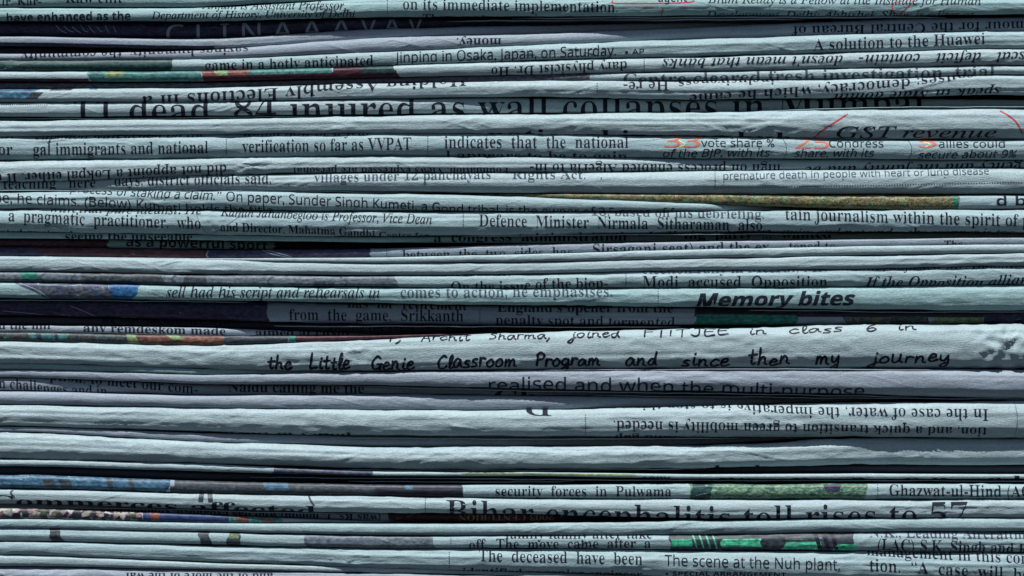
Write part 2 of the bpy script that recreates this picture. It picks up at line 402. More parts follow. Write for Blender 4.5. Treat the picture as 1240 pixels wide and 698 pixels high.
def strokes(roll, lines, wd, mat, name, off=.2, label=None):
    """pen strokes given as lists of (x, height) seen from the front"""
    vs, fs, uv = [], [], []
    bm = bmesh.new()
    for ln in lines:
        pts = spline(ln, 8); x = np.array([p[0] for p in pts]); s = roll.s_at(x, np.array([p[1] for p in pts]))
        ribbon(bm, list(zip(x, -s)), wd)
    bm.verts.index_update()
    co = np.array([v.co[:2] for v in bm.verts]); fc = [[v.index for v in f.verts][::-1] for f in bm.faces]; bm.free()
    return child(roll, name, roll.surf(co[:, 0], -co[:, 1], off), fc, mat, np.stack([co[:, 0], -co[:, 1]], -1), label)

def dots(roll, pts, r=.72, name='dotted_rule', mat=None):
    bm = bmesh.new(); pts = np.array(pts, float); s = roll.s_at(pts[:, 0], pts[:, 1])
    for (x, _), sv in zip(pts, s):
        bm.faces.new([bm.verts.new((x + r * math.cos(q), -sv + r * math.sin(q), 0)) for q in np.linspace(0, 2 * math.pi, 7)[:-1]])
    bm.verts.index_update()
    co = np.array([v.co[:2] for v in bm.verts]); fc = [[v.index for v in f.verts][::-1] for f in bm.faces]; bm.free()
    return child(roll, name, roll.surf(co[:, 0], -co[:, 1], .25), fc, mat or INK, np.stack([co[:, 0], -co[:, 1]], -1))
def vdots(roll, x, y0, y1, **k): return dots(roll, [(x, y) for y in np.arange(y0, y1, 2.6)], **k)

# handwriting: letters as pen strokes, small letters one unit tall; each entry: advance, strokes
HW = {
 'a': (1.15, [[(.8, .85), (.45, 1), (.08, .55), (.2, .05), (.55, .15), (.82, .9), (.84, .3), (1.05, .05)]]),
 'c': (.95, [[(.8, .85), (.45, 1), (.08, .5), (.3, .03), (.85, .2)]]),
 'd': (1.15, [[(.75, .85), (.4, .95), (.08, .5), (.25, .05), (.6, .25), (.82, 1.9)], [(.82, 1.9), (.78, .5), (.95, .05)]]),
 'e': (.95, [[(.1, .5), (.6, .65), (.65, .95), (.35, 1), (.08, .5), (.3, .02), (.85, .25)]]),
 'g': (1.1, [[(.78, .85), (.4, 1), (.08, .55), (.3, .1), (.75, .4), (.8, .95)], [(.8, .95), (.8, -.3), (.5, -.9), (.1, -.6), (.6, -.1), (1.0, .2)]]),
 'h': (1.1, [[(.2, 1.9), (.18, 1), (.15, .02)], [(.17, .5), (.45, .95), (.7, .75), (.72, .2), (.95, .03)]]),
 'i': (.6, [[(.25, 1), (.22, .3), (.35, .03), (.55, .15)], [(.3, 1.42), (.33, 1.5)]]),
 'j': (.7, [[(.4, 1), (.4, -.2), (.15, -.85), (-.2, -.7), (.3, -.05), (.65, .15)], [(.45, 1.45), (.48, 1.52)]]),
 'l': (.65, [[(.2, .3), (.5, 1.3), (.4, 1.9), (.22, 1.4), (.22, .4), (.4, .03), (.62, .2)]]),
 'm': (1.6, [[(.15, 1), (.15, .03)], [(.15, .5), (.4, 1), (.6, .8), (.6, .05)], [(.6, .5), (.9, 1), (1.12, .8), (1.15, .2), (1.4, .03)]]),
 'n': (1.15, [[(.15, 1), (.15, .03)], [(.15, .5), (.45, 1), (.7, .8), (.72, .2), (.98, .03)]]),
 'o': (1.05, [[(.5, 1), (.12, .6), (.2, .1), (.55, .02), (.85, .45), (.7, .9), (.45, .98)]]),
 'r': (.85, [[(.15, 1), (.15, .03)], [(.15, .5), (.35, .95), (.75, .9)]]),
 's': (.9, [[(.7, .95), (.35, .95), (.2, .7), (.6, .4), (.6, .1), (.1, .05)]]),
 't': (.9, [[(.4, 1.7), (.36, .4), (.5, .03), (.75, .2)], [(.05, 1.12), (.8, 1.2)]]),
 'u': (1.15, [[(.12, 1), (.12, .3), (.35, .02), (.7, .35), (.78, 1)], [(.78, 1), (.78, .25), (1.02, .05)]]),
 'v': (.9, [[(.08, 1), (.4, .03), (.75, 1)]]), 'w': (1.3, [[(.08, 1), (.3, .03), (.6, .8), (.85, .05), (1.15, 1)]]),
 'y': (1.1, [[(.12, 1), (.15, .45), (.45, .25), (.78, 1)], [(.78, 1), (.8, -.3), (.5, -.95), (.2, -.6), (.6, -.1)]]),
 'C': (1.2, [[(1.0, 1.6), (.6, 1.8), (.12, 1), (.3, .1), (.75, .03), (1.1, .4)]]),
 'L': (1.15, [[(.25, 1.8), (.2, .9), (.15, .05), (.6, .05), (1.0, .12)]]),
 'G': (1.3, [[(1.0, 1.55), (.6, 1.8), (.12, 1), (.3, .1), (.8, .1), (1.05, .75)], [(.65, .75), (1.2, .78)], [(1.05, .75), (1.05, -.1)]]),
 'P': (1.1, [[(.2, 1.7), (.2, .02)], [(.05, 1.5), (.5, 1.85), (.95, 1.5), (.8, 1.0), (.25, .85)]]),
 'A': (1.2, [[(.05, .03), (.5, 1.75), (.95, .03)], [(.2, .6), (.85, .65)]]),
 'S': (1.05, [[(.85, 1.6), (.5, 1.8), (.2, 1.4), (.7, .8), (.7, .2), (.1, .1)]]),
 'F': (1.0, [[(.15, 1.7), (.15, .02)], [(.1, 1.7), (.85, 1.75)], [(.15, .95), (.7, 1.0)]]),
 'I': (.7, [[(.35, 1.7), (.35, .03)]]), 'T': (1.1, [[(.5, 1.7), (.5, .03)], [(.05, 1.7), (1.0, 1.75)]]),
 'J': (.95, [[(.65, 1.7), (.65, .4), (.4, .02), (.08, .3)], [(.3, 1.7), (1.0, 1.72)]]),
 'E': (1.0, [[(.85, 1.7), (.2, 1.68), (.18, .05), (.85, .08)], [(.2, .9), (.7, .93)]]),
 '6': (1.0, [[(.75, 1.8), (.3, 1.2), (.12, .4), (.4, .02), (.8, .35), (.55, .8), (.18, .5)]]),
 ',': (.6, [[(.3, .15), (.25, -.1), (.05, -.45)]]), ' ': (1.5, [])}
def handwriting(roll, words, base, xh, wd, name='handwriting', label=None):
    """words: (text, x0, x1)"""
    rnd = random.Random(4)
    for wtxt, x0, x1 in words:
        bm = bmesh.new(); tot = sum(HW[c][0] for c in wtxt); k = (x1 - x0) / tot; pos = 0
        for c in wtxt:
            adv, st = HW[c]; jy = rnd.uniform(-.13, .13); js = rnd.uniform(.86, 1.14)
            for ln in st:
                pts = [((pos + px) * k + .1 * py * xh, (py * js + jy) * xh) for px, py in ln]
                sp = spline(pts, 6)
                ww = [wd * (.85 + .3 * abs(math.sin(i * .35 + pos))) for i in range(len(sp))]
                ribbon(bm, sp, ww)
            pos += adv
        lay(roll, bm, x0, x1, base, False, name, PEN, .3, label)

def page_edge(roll, pts, mat=2, thick=1.1):
    """the edge of an inner page slipping out of the fold: a thin curved sheet; pts are (x, height, depth)"""
    p = np.array(pts, float); sd = roll.seed + int(p[0, 0]) % 97
    x = np.arange(p[0, 0], p[-1, 0], 4.0); t = (x - x[0]) / (x[-1] - x[0])
    fade = np.minimum(1, np.minimum(t, 1 - t) * 8)
    y = smooth1(np.interp(x, p[:, 0], p[:, 1]), 12) + .5 * vnoise(x / 40, x * 0 + .3, sd) + .25 * vnoise(x / 13, x * 0 + .7, sd + 1)
    d = smooth1(np.interp(x, p[:, 0], p[:, 2]), 12) + 1.2 * vnoise(x / 60, x * 0 + 4.3, sd + 2) + 14 * (1 - fade) ** 2
    ring = [(-.5, 90), (-.5, 2), (-.35, .5), (0, 0), (.35, .5), (.5, 2), (.5, 90)]
    V = np.stack([np.stack([x, d + b, y + a * thick], -1) for a, b in ring], 1)
    idx = np.arange(len(x) * len(ring)).reshape(len(x), len(ring))
    fc = np.stack([idx[:-1, :-1], idx[:-1, 1:], idx[1:, 1:], idx[1:, :-1]], -1).reshape(-1, 4).tolist()
    V = V.reshape(-1, 3)
    return child(roll, 'inner_page', V, fc, PAPER[mat], np.stack([V[:, 0], V[:, 1]], -1))

# ------------------------------------------------------------------ setting
gm = bpy.data.meshes.new('ground'); gz = (349 - 722) * P
gm.from_pydata([(-6, -6, gz), (6, -6, gz), (6, 6, gz), (-6, 6, gz)], [], [(0, 1, 2, 3)])
gm.materials.append(GRD)
g = bpy.data.objects.new('ground', gm); COL.objects.link(g); g['kind'] = 'structure'

# ================================================================== the stack, from the top down
G = 'flipped'
# 1
r = Paper('newspaper at the very top left with a few cut-off letters reading Kar', [(-10, 8.5, 0), (-10, 8, 1), (-14, -3, 4), (-16, -4, 4), (-16, -4, 4), (-16, -4, 4), (-16, -4, 4)], 1)
text(r, 'ir. Kar-', 2, 50, 6.5, 8, 'serif'); text(r, 'Raw chit', 79, 148, 3.5, 8, 'serif')
# 2
r = Paper('topmost full-width newspaper printed with on its immediate implementation and red pen marks', [(9.5, 25.5, 0), (10, 26, 0), (-2, 20.5, 0), (-3, 19.5, 0), (-3, 18, 0), (-3, 19, 0), (-3, 17, 0)], 1)
text(r, 'have enhanced as the', 8, 158, [(8, 25), (158, 24)], 8, 'sansb')
text(r, 'Department of History, University of Delhi', 183, 430, [(183, 23), (430, 20)], 6, 'ital')
text(r, 'Anjum is Assistant Professor,', 244, 419, [(244, 11), (419, 12)], 7.5, 'ital')
vdots(r, 469, 1, 18)
text(r, 'on its immediate implementation.', 488, 748, [(488, 11), (748, 15)], 9, 'serif')
text(r, 'There are two ways in', 512, 660, 26, 9, 'serif')
text(r, 'agent', 797, 832, 2.5, 7, 'sansb')
strokes(r, [[(742, 1), (744, 4), (780, 4.5), (836, 3), (837, -2)], [(803, 10), (801, 18)]], 1.3, RED, 'pen_mark')
text(r, 'Bhim Reddy is a Fellow at the Institute for Human', 857, 1188, [(857, 4), (1188, 6)], 7, 'ital')
text(r, 'Development, Delhi; Abhishek Shaw is editor at', 855, 1180, [(855, 19.5), (1180, 19)], 7, 'ital')
strokes(r, [[(1108, -1), (1096, 12), (1089, 17), (1081, 13), (1082, 4), (1092, 2)]], 1.3, RED, 'pen_mark')
# 3
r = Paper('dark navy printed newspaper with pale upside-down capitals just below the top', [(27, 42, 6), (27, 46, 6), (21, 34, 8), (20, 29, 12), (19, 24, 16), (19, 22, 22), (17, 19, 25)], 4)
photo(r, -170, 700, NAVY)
strokes(r, [[(66 + i * 10, 30 + (i % 3)), (72 + i * 9.4, 36), (79 + i * 8.6, 39 - (i % 2))] for i in range(8)], .8, PALE, 'printed_drawing')
text(r, 'C L I N A A A', 200, 425, [(200, 49), (425, 42)], 18, 'sans', mat=PALE); text(r, 'V A V', 436, 512, [(436, 40), (512, 36)], 16, 'sans', mat=PALE)
# 4
r = Paper('blank teal-grey newspaper in shade below the navy printed one', [(43, 55, 4), (47, 60, 4), (34, 46, 5), (29, 40, 9), (24, 31, 12), (22, 24, 20), (19, 20, 25)], 3)
photo(r, -170, 260, NAVY, .62, 1.2)  # painted shade along the underside, not a picture
r = Paper('newspaper edge coloured dark for shade, showing only at left above the community line', [(55, 64.5, 10), (59.5, 61, 18), (45.5, 46.5, 28), (40, 40.8, 30), (31, 31.5, 30), (24, 24.4, 30), (20, 20.4, 30)], 4)  # dark paper colour stands in for the shade band
# 5
r = Paper('newspaper with money and Central Bureau upside down, shaded at right', [(65, 73.5, 3), (60.5, 72, 2.5), (46, 63, 2), (41, 54, 3), (31, 47, 8), (23, 41, 7), (20, 38, 6)], 3)
text(r, "savings humanity, the community", 25, 300, [(25, 64), (300, 57)], 7.5, 'serif', True)
text(r, 'money.', 553, 607, 46, 7.5, 'serifb', True)
text(r, 'rumour for the Central Bureau of', 960, 1262, [(960, 31), (1240, 25)], 8, 'serif', True)
# 6
r = Paper('newspaper printed with Jinping in Osaka at centre and A solution to the at right', [(73.5, 86, 2), (72, 86, 1.5), (63, 80, 1), (54, 73, .5), (47.5, 68, .5), (41, 63, 1), (38, 59, 1)], 0)
photo(r, -170, 208, DTEAL)
text(r, 'game in a hotly anticipated', 248, 452, [(248, 85), (452, 78.5)], 8.5, 'serif')
text(r, 'Jinping in Osaka, Japan, on Saturday.', 478, 746, [(478, 76), (746, 67)], 9.5, 'sans')
text(r, '▪ AP', 757, 780, [(757, 66), (780, 65.5)], 5, 'sans')
text(r, 'A solution to the Huawei', 985, 1193, [(985, 61), (1193, 53)], 9.5, 'serif')
# 7
r = Paper("newspaper with a teal and red photo strip and doesn't mean that banks upside down", [(87, 99, 0), (86, 99, 0), (80, 94, 0), (73, 90, 0), (68.5, 86.5, 0), (63, 82, 0), (59, 79, 0)], 2)
photo(r, 108, 245, AQUA, sl0=4); photo(r, 128, 150, YGREEN, .1, .6)
photo(r, 245, 300, SALMON, -.1, .5, 10, -14, .14); photo(r, 262, 275, YGREEN, .1, .5, 6, -6, .16); photo(r, 300, 402, AQUA, -.1, .5, 0, 0, .14)
photo(r, 245, 480, BRICK, .45, 1.1, 0, 8, .10)
photo(r, 402, 437, BRICK, -.1, .6, 0, 0, .14); photo(r, 437, 478, DTEAL, -.1, .6, 0, 6, .14)
photo(r, -170, 108, BRICK, .66, 1.1, 0, 0)
text(r, 'dary physicist Dr. Ho', 595, 759, [(595, 82), (759, 74.5)], 8, 'serif', True)
vdots(r, 780, 72, 88)
text(r, 'fiscal   deficit   contain-   doesn’t mean that banks', 802, 1258, [(802, 71.5), (1258, 62.5)], 8.5, 'bital', True)
# 8
r = Paper('thin newspaper with grey halftone at left and Centre cleared at right', [(100, 108, 4), (100, 107, 4), (94, 101, 4), (90, 98, 3), (87, 97, 1.5), (82.5, 95, 1.5), (79.5, 90, 1.5)], 2)
photo(r, -170, 715, HALF)
text(r, 'Centre cleared fresh investigation, trial', 755, 1205, [(755, 102), (1000, 96), (1205, 91)], 10, 'serif', mat=INKL)
# 9
r = Paper('newspaper with Assembly Elections Holding and causes democracy upside down', [(108.5, 123.5, 0), (107, 123, 0), (101, 120, 0), (98, 117.5, 0), (97, 121, 0), (95, 118, 0), (90, 115, 0)], 2, crumple=1.2)
photo(r, -170, 38, BLUE, -.1, .7, 0, -26); photo(r, 34, 48, GREYBR, .3, .7, -18, -18); photo(r, 60, 86, GREYBR, -.05, .2); photo(r, 108, 117, BLUE, -.05, .15)
text(r, 'Holding Assembly Elections in a', 172, 565, [(172, 117), (300, 109), (430, 100), (565, 92)], 11, 'serif', True)
vdots(r, 723, 102, 116)
text(r, 'inclusiveness. He re-', 755, 938, [(755, 100), (938, 95)], 8.5, 'serif', True)
text(r, 'causes: democracy, which he came', 835, 1180, [(835, 115), (1180, 90)], 8.5, 'serif', True)
text(r, 'speak in Male domin', 1010, 1212, [(1010, 114), (1212, 105.5)], 8, 'bital', True)
# 10
r = Paper('newspaper with the large headline 84 injured as wall collapses in Mumbai', [(124.5, 142, 1), (123, 140, 1), (120.5, 138, 2), (118, 136, 5), (121, 136, 7), (118, 131, 9), (119, 129, 10)], 2)
dots(r, [(x, 127.5) for x in np.arange(2, 58, 2.6)])
text(r, '11 dead, 84 injured as wall collapses in Mumbai', 88, 1122, [(88, 147), (300, 146), (650, 142), (900, 141.5), (1122, 136.5)], 23, 'serifl', name='headline')
# 11
r = Paper('blank crinkled newspaper with the italic words GST revenue and red arcs at right', [(147, 165, 0), (144, 163, 0), (140, 161, 0), (138, 162, 0), (137, 165, 0), (132, 169, -1), (130, 169, -1)], 2, crumple=1.4)
text(r, 'national income hub', 590, 960, [(590, 170), (960, 173)], 13, 'serifb', name='headline')
text(r, 'GST revenue', 1013, 1207, [(1013, 166.5), (1207, 166.5)], 10.5, 'ital', name='headline')
strokes(r, [[(1026, 139), (1010, 149), (996, 158), (984, 169)], [(1212, 135), (1222, 141), (1231, 149), (1238, 162)]], 1.9, RED, 'printed_arc')
# 12
r = Paper('thick newspaper printed with gal immigrants and national and red numerals at right', [(165, 194, 1), (163, 192, 1), (161, 189, 1), (162, 190, 1), (165.5, 192, 1), (169.5, 192, 1), (169.5, 193, 1)], 0)
text(r, 'form', -24, 16, 168, 8, 'ital'); text(r, 'eupation with action on the', 42, 249, [(42, 169.5), (249, 166)], 8, 'ital')
text(r, 'or', -2, 15, 187.5, 9.5); text(r, 'gal immigrants and national', 40, 252, [(40, 188), (252, 185.5)], 10, 'serif')
vdots(r, 274, 164, 190); text(r, 'would now be a year', 294, 450, [(294, 165), (450, 164)], 8, 'ital')
text(r, 'verification so far as VVPAT', 293, 498, [(293, 184.5), (498, 181)], 10, 'serif'); vdots(r, 518, 163, 188)
text(r, 'indicates  that  the  national', 538, 761, [(538, 179), (761, 179)], 10, 'serif')
text(r, 'l appears to be to gain', 540, 760, [(540, 190.5), (760, 191.5)], 9.5, 'serif')
text(r, '33', 804, 848, 178.5, 11.5, 'sans', mat=ORANGE, name='numeral'); text(r, '25', 963, 1004, 180, 11.5, 'sans', mat=ORANGE, name='numeral'); text(r, '5', 1113, 1134, 179, 11.5, 'sans', mat=ORANGE, name='numeral')
strokes(r, [[(822, 170), (829, 175), (823, 178)], [(1119, 172), (1126, 175), (1121, 178)]], 1.0, YEL, 'printed_drawing', .32)
text(r, 'vote share %', 849, 938, [(849, 178), (938, 178)], 7.5, 'sans'); text(r, 'of the BJP, with its', 803, 933, [(803, 190), (933, 189.5)], 8, 'sansi')
text(r, 'Congress', 1004, 1070, 178.5, 7.5, 'sans'); text(r, 'share, with its', 962, 1059, 190, 8, 'sansi')
text(r, 'allies could', 1137, 1217, 179, 7.5, 'sans'); text(r, 'secure about 9%', 1112, 1232, [(1112, 191.5), (1232, 191)], 8, 'sansi')
strokes(r, [[(948, 168), (952, 176), (952, 186), (949, 192)], [(1100, 170), (1104, 178), (1103, 188), (1099, 193)]], .6, INK, 'thin_rule')
# 13
r = Paper('newspaper printed upside down with did not appoint a Lokpal either', [(194.5, 220, 0), (192, 212, 0), (189.5, 209, 1), (190.5, 209, 2), (192.5, 207, 4), (192.5, 206, 6), (193.5, 203, 6)], 2, crumple=1.2, knots=[(300, 30, 1.0, 3)])
text(r, 'did not appoint a Lokpal either. It did', -22, 274, [(-22, 211.5), (130, 206), (274, 199.5)], 8.5, 'serif', True)
text(r, 'Foundation. Views expressed are personal', 355, 616, [(355, 203), (616, 203)], 7, 'serif', True)
text(r, 'high on process enabled Algeria to in-', 642, 946, [(642, 198.5), (946, 199)], 8.5, 'serif', True)
text(r, 'gency and the family and be', 975, 1240, [(975, 202), (1240, 196)], 8.5, 'bital', True)
# 14
r = Paper('newspaper printed with days, district officials said and Rights Act', [(220, 231, 4), (212, 230, 2), (209.5, 232, 1), (209.5, 234, 1), (207, 235, 1), (206, 235, 1), (203.5, 235, 1)], 2)
text(r, 'teaching   here', 3, 115, [(3, 229), (115, 227)], 9, 'serif'); text(r, 'days, district officials said.', 138, 328, [(138, 225), (328, 222)], 9, 'serif')
text(r, 'villages under 12 panchayats', 380, 594, [(380, 221), (594, 216.5)], 8.5, 'serif', mat=INKL); text(r, 'Rights Act.   .', 620, 729, 217, 8.5, 'serif', mat=INKL)
vdots(r, 866, 208, 228); dots(r, [(x, 228 - (x - 866) * .018) for x in np.arange(866, 1240, 3.2)])
text(r, 'premature death in people with heart or lung disease', 876, 1198, [(876, 218), (1198, 211.5)], 7.5, 'sans', mat=INKL)
# 14 strip
r = Paper('newspaper whose fold shows a brown and green speckled photo strip at right', [(231.5, 232, 30), (230.5, 231, 30), (232.5, 233.5, 20), (235, 239, 2.6), (235.5, 247, 2.6), (236, 254, 2.6), (237, 253, 2.6)], 0)
photo(r, 480, 1161, BARK); text(r, 'd bo', 1207, 1258, 249, 9, 'sansb'); photo(r, 1155, 1161, GREEN, off=.16)
# 15
r = Paper('newspaper printed with On paper and Gond tribal in sloping sans lettering', [(232.5, 253, 1), (231, 254, 1), (234, 255, 1), (239, 255.5, 1), (247, 255, 1), (254, 255, 20), (253, 254, 30)], 0)
text(r, 'process of staking a claim.”', 84, 268, [(84, 233), (160, 238), (268, 242.5)], 8.5, 'sansi')
text(r, 'On paper, Sunder Singh Kumeti, a Gond tribal, is the owner of 2.5 acres of for', 274, 832, [(274, 243.5), (420, 250.5), (500, 254), (640, 258), (832, 263)], 9, 'sans')
text(r, 'me, he claims. (Below) Kumeti holds the title', -12, 330, [(-12, 244.5), (95, 249.5), (200, 253.5), (330, 257)], 9, 'sans')
# 16
r = Paper('newspaper printed with Defence Minister at centre and tain journalism within the spirit at right', [(254, 281, 0), (255, 284, 0), (256, 287, 0), (256, 285, 0), (255.5, 281, 0), (255, 281, 0), (254, 281, 0)], 0, knots=[(255, 22, .9, 9)])
text(r, 'is  a  pragmatic  practitioner.  who', -12, 243, [(-12, 266.5), (120, 273.5), (243, 277.5)], 10, 'serif')
text(r, 'with that pure idealist. He', 60, 244, [(60, 257.5), (244, 260)], 8, 'ital'); text(r, 'noted anxiously', -10, 95, [(-10, 284), (95, 287)], 8, 'serif')
text(r, 'Kamin Jahanbegloo is Professor, Vice Dean', 267, 523, [(267, 261.5), (400, 267), (523, 271.5)], 8, 'ital')
text(r, 'and Director, Mahatma Gandhi Centre for', 267, 519, [(267, 280), (400, 284.5), (519, 288)], 7.8, 'serifb')
vdots(r, 561, 259, 276); strokes(r, [[(237, 258), (243, 272), (253, 283), (270, 276), (290, 262)]], .5, INKL, 'drawn_crease_shade')  # last stroke paints the crease's shade as a grey line
text(r, 'Defence  Minister  Nirmala  Sitharaman  also', 580, 923, [(580, 274), (740, 277), (923, 279)], 10, 'serif')
text(r, 'repeated the claim that India is right with', 580, 940, [(580, 290), (940, 287)], 8.5, 'serif'); text(r, '18, based on his debriefing.', 716, 925, [(716, 261), (925, 265.5)], 8.5, 'serif', mat=INKL)
text(r, 'tain journalism within the spirit of p', 951, 1247, [(951, 266), (1247, 274.5)], 10, 'serif'); text(r, 'quiry and not under the scanner is too', 948, 1230, [(948, 284), (1230, 284)], 8.5, 'ital')
# 17
r = Paper('thin recessed newspaper edge printed with seeing the, above a dark red one', [(281, 289, 4), (284, 291, 5), (287, 294, 6), (285, 295, 10), (281.5, 292, 11), (281.5, 290, 11), (281.5, 287.5, 12)], 1)
text(r, 'seeing the unseeable', 78, 232, [(78, 290.5), (232, 291)], 8, 'serifb'); text(r, 'a  congress  administration', 525, 760, [(525, 293), (760, 291)], 8.5, 'serifb')
text(r, 'ing  party  ...  wanted', 830, 1010, [(830, 289), (1010, 288)], 8.5, 'serifb')
# 18
r = Paper('dark newspaper edge with as a powerful in bold, deep in shade at left', [(289.5, 299, 8), (291, 302, 10), (294, 301, 18), (295, 295.5, 30), (292, 292.5, 30), (289.8, 290.2, 30), (287.5, 288, 30)], 1)
photo(r, -170, 127, MAROON); photo(r, 330, 700, NEARBLACK); text(r, 'as a powerful sport as', 150, 345, [(150, 298), (345, 302)], 8.5, 'sansb')  # the near-black stretch is painted gap shade
# 19
r = Paper('newspaper with maroon printing at left and between the two sides has at centre', [(299.5, 310, 6), (302.5, 313, 6), (301, 312, 5), (295.5, 307, 4), (292.5, 302, 3), (290, 298, 3), (288, 296, 3)], 3)
photo(r, -170, 45, NAVY, sl1=30); photo(r, 45, 250, MAROON, sl0=30); photo(r, 250, 447, NAVY)
strokes(r, [[(316, 303), (330, 308), (350, 312)], [(322, 303), (345, 309), (352, 311)]], .8, PALE, 'printed_drawing')
vdots(r, 468, 302, 311); text(r, 'between  the  two  sides  has', 487, 693, [(487, 313), (693, 309)], 8.5, 'serif')
text(r, 'Sirsaganj seat) and the ex', 718, 932, [(718, 306), (932, 303)], 8.5, 'serif'); text(r, 'tened to', 956, 1012, 303, 8.5, 'serif'); text(r, 'The', 1144, 1166, 298.5, 6, 'serifb')
# 20
r = Paper('thin blank newspaper emerging at centre above another blank fold', [(310.5, 312, 6), (313, 315.5, 3), (312, 319, .5), (307.5, 317, 0), (302, 312.5, 0), (298, 309, 0), (296, 306.5, 0)], 2)
r = Paper('blank newspaper across the stack above the strip with small printed figures', [(311, 329, 0), (314.5, 333, 0), (319, 334, 0), (317.5, 331.5, 0), (313, 327, 0), (309.5, 326, 0), (307, 322, 0)], 2, crumple=1.2)
# 21
r = Paper('newspaper with a strip of grey printed figures at left and Modi accused Opposition at right', [(329.5, 341.5, .5), (333.5, 346, .5), (334.5, 347.5, .5), (332.5, 350, .5), (327.5, 348.5, .5), (326.5, 347, .5), (322.5, 344.5, .5)], 0)
photo(r, -170, 480, SLATE, off=.08); photo(r, 25, 46, GREEN, -.05, .75); photo(r, 100, 198, GREYBR, .1, 1.1, 6, 4); photo(r, 222, 250, GREYBR, .0, 1.1, -6, 4); photo(r, 380, 405, GREYBR, .5, 1.1)
strokes(r, [[(55, 331), (49, 336), (53, 341)], [(91, 333), (86, 338), (91, 342)], [(212, 334), (208, 339), (215, 345)], [(330, 336), (324, 341), (330, 347)], [(412, 336), (420, 342), (416, 348)]], 2.0, INKL, 'printed_drawing')
text(r, 'that counter.', 528, 618, 334.5, 7, 'serifb'); text(r, 'On the issue of the biop-', 546, 736, [(546, 351), (736, 348)], 9, 'serif'); vdots(r, 758, 332, 348)
text(r, 'election rally in Meerut, Mr.', 778, 1001, [(778, 332), (1001, 329)], 8.5, 'serif', mat=INKL); text(r, 'Modi  accused  Opposition', 778, 1002, [(778, 347.5), (1002, 346.5)], 9.5, 'serif')
text(r, 'ramic, adjusted Mr. Bloom.', 1025, 1232, [(1025, 328.5), (1232, 325)], 8.5, 'ital'); text(r, 'If the Opposition allian', 1048, 1246, [(1048, 346.5), (1246, 343.5)], 9.5, 'bital')
# 22
r = Paper('newspaper with Memory bites in heavy italic at right and a blue photo at left', [(342, 361, 0), (346.5, 364, 0), (348, 367, 0), (350, 370.5, 0), (349, 372, 0), (347, 375.5, 0), (345, 376, 0)], 1)
photo(r, 36, 134, GREYBL, sl0=52, sl1=6); photo(r, 134, 166, COBALT, sl0=6, sl1=-12, off=.12)
strokes(r, [[(22, 343), (42, 350), (60, 361)]], 1.0, PALE, 'printed_drawing')
text(r, 'sell had his script and rehearsals in', 201, 460, [(201, 360), (460, 360.5)], 9, 'ital'); text(r, 'comes to action, he emphasises.', 485, 741, [(485, 360), (741, 359)], 8.5, 'serif', mat=INKL)
vdots(r, 797, 351, 370); text(r, 'Memory bites', 843, 1036, [(843, 371), (1036, 369.5)], 13, 'sansbi', name='headline')
# 23
r = Paper('recessed newspaper, navy at left, penalty spot at centre, green block at right', [(362, 382, 6), (365, 388, 7), (368, 393, 7), (371, 394, 7), (373, 394.5, 7), (376, 392.5, 7), (377, 392.5, 8)], 3)
photo(r, -170, 322, NAVY, sl1=4); strokes(r, [[(84, 371), (102, 378), (118, 385)], [(2, 377), (60, 382), (112, 385)]], .7, PALE, 'printed_drawing'); text(r, 'has  for  retirement', 420, 565, [(420, 373), (565, 376)], 8.5, 'serifb')
text(r, 'from  the  game,  Srikkanth', 349, 561, [(349, 387.5), (561, 389.5)], 9.5, 'serif'); vdots(r, 581, 374, 392)
text(r, 'penalty spot and tormented', 600, 818, [(600, 392.5), (818, 394)], 8.5, 'serif'); text(r, 'England’s opener from the', 602, 816, [(602, 378), (816, 379)], 8.5, 'serifb')
photo(r, 843, 1200, NEARBLACK, -.1, .5, off=.08); photo(r, 843, 966, GREEN, .42, 1.1, sl1=6); photo(r, 1022, 1078, MULTI, .5, 1.1, 8, 6, off=.12, wav=1); photo(r, 1082, 1128, FIGS, .45, 1.1, off=.12); photo(r, 1132, 1193, YGREEN, .5, 1.0, -8, 6, off=.12, wav=1); photo(r, 1193, 1410, NAVY)  # near-black upper half paints the shadow cast from above
# 24
r = Paper('nearly hidden newspaper edge in the dark gap below from the game', [(383, 394, 10), (388.5, 397, 12), (393.5, 405, 12), (394, 402, 14), (395, 398, 18), (392.5, 393, 30), (392.6, 393, 30)], 4)  # paper coloured near black for the shade of the gap
text(r, 'we one lacklustre win', 118, 275, [(118, 391), (275, 394)], 8, 'serifb'); text(r, 'aiming the regis', 395, 500, 402, 8.5, 'serifb'); text(r, 'aborted a military strike on', 540, 745, 401, 8.5, 'serifb')
# 25
r = Paper('thin grey newspaper edge at left above the colourful rust strip', [(394.5, 402, 4), (397, 407, 5), (405, 407, 15), (401, 401.5, 30), (397.5, 398, 30), (392.6, 393, 30), (392.6, 393, 30)], 3)
text(r, 'and the hill', -20, 60, 398.5, 7, 'serifb'); text(r, 'any remdeskom made', 100, 272, [(100, 402), (272, 406)], 7, 'serifb'); text(r, 'aimed at cushi', 308, 420, [(308, 407), (420, 408)], 7.5, 'serifb')
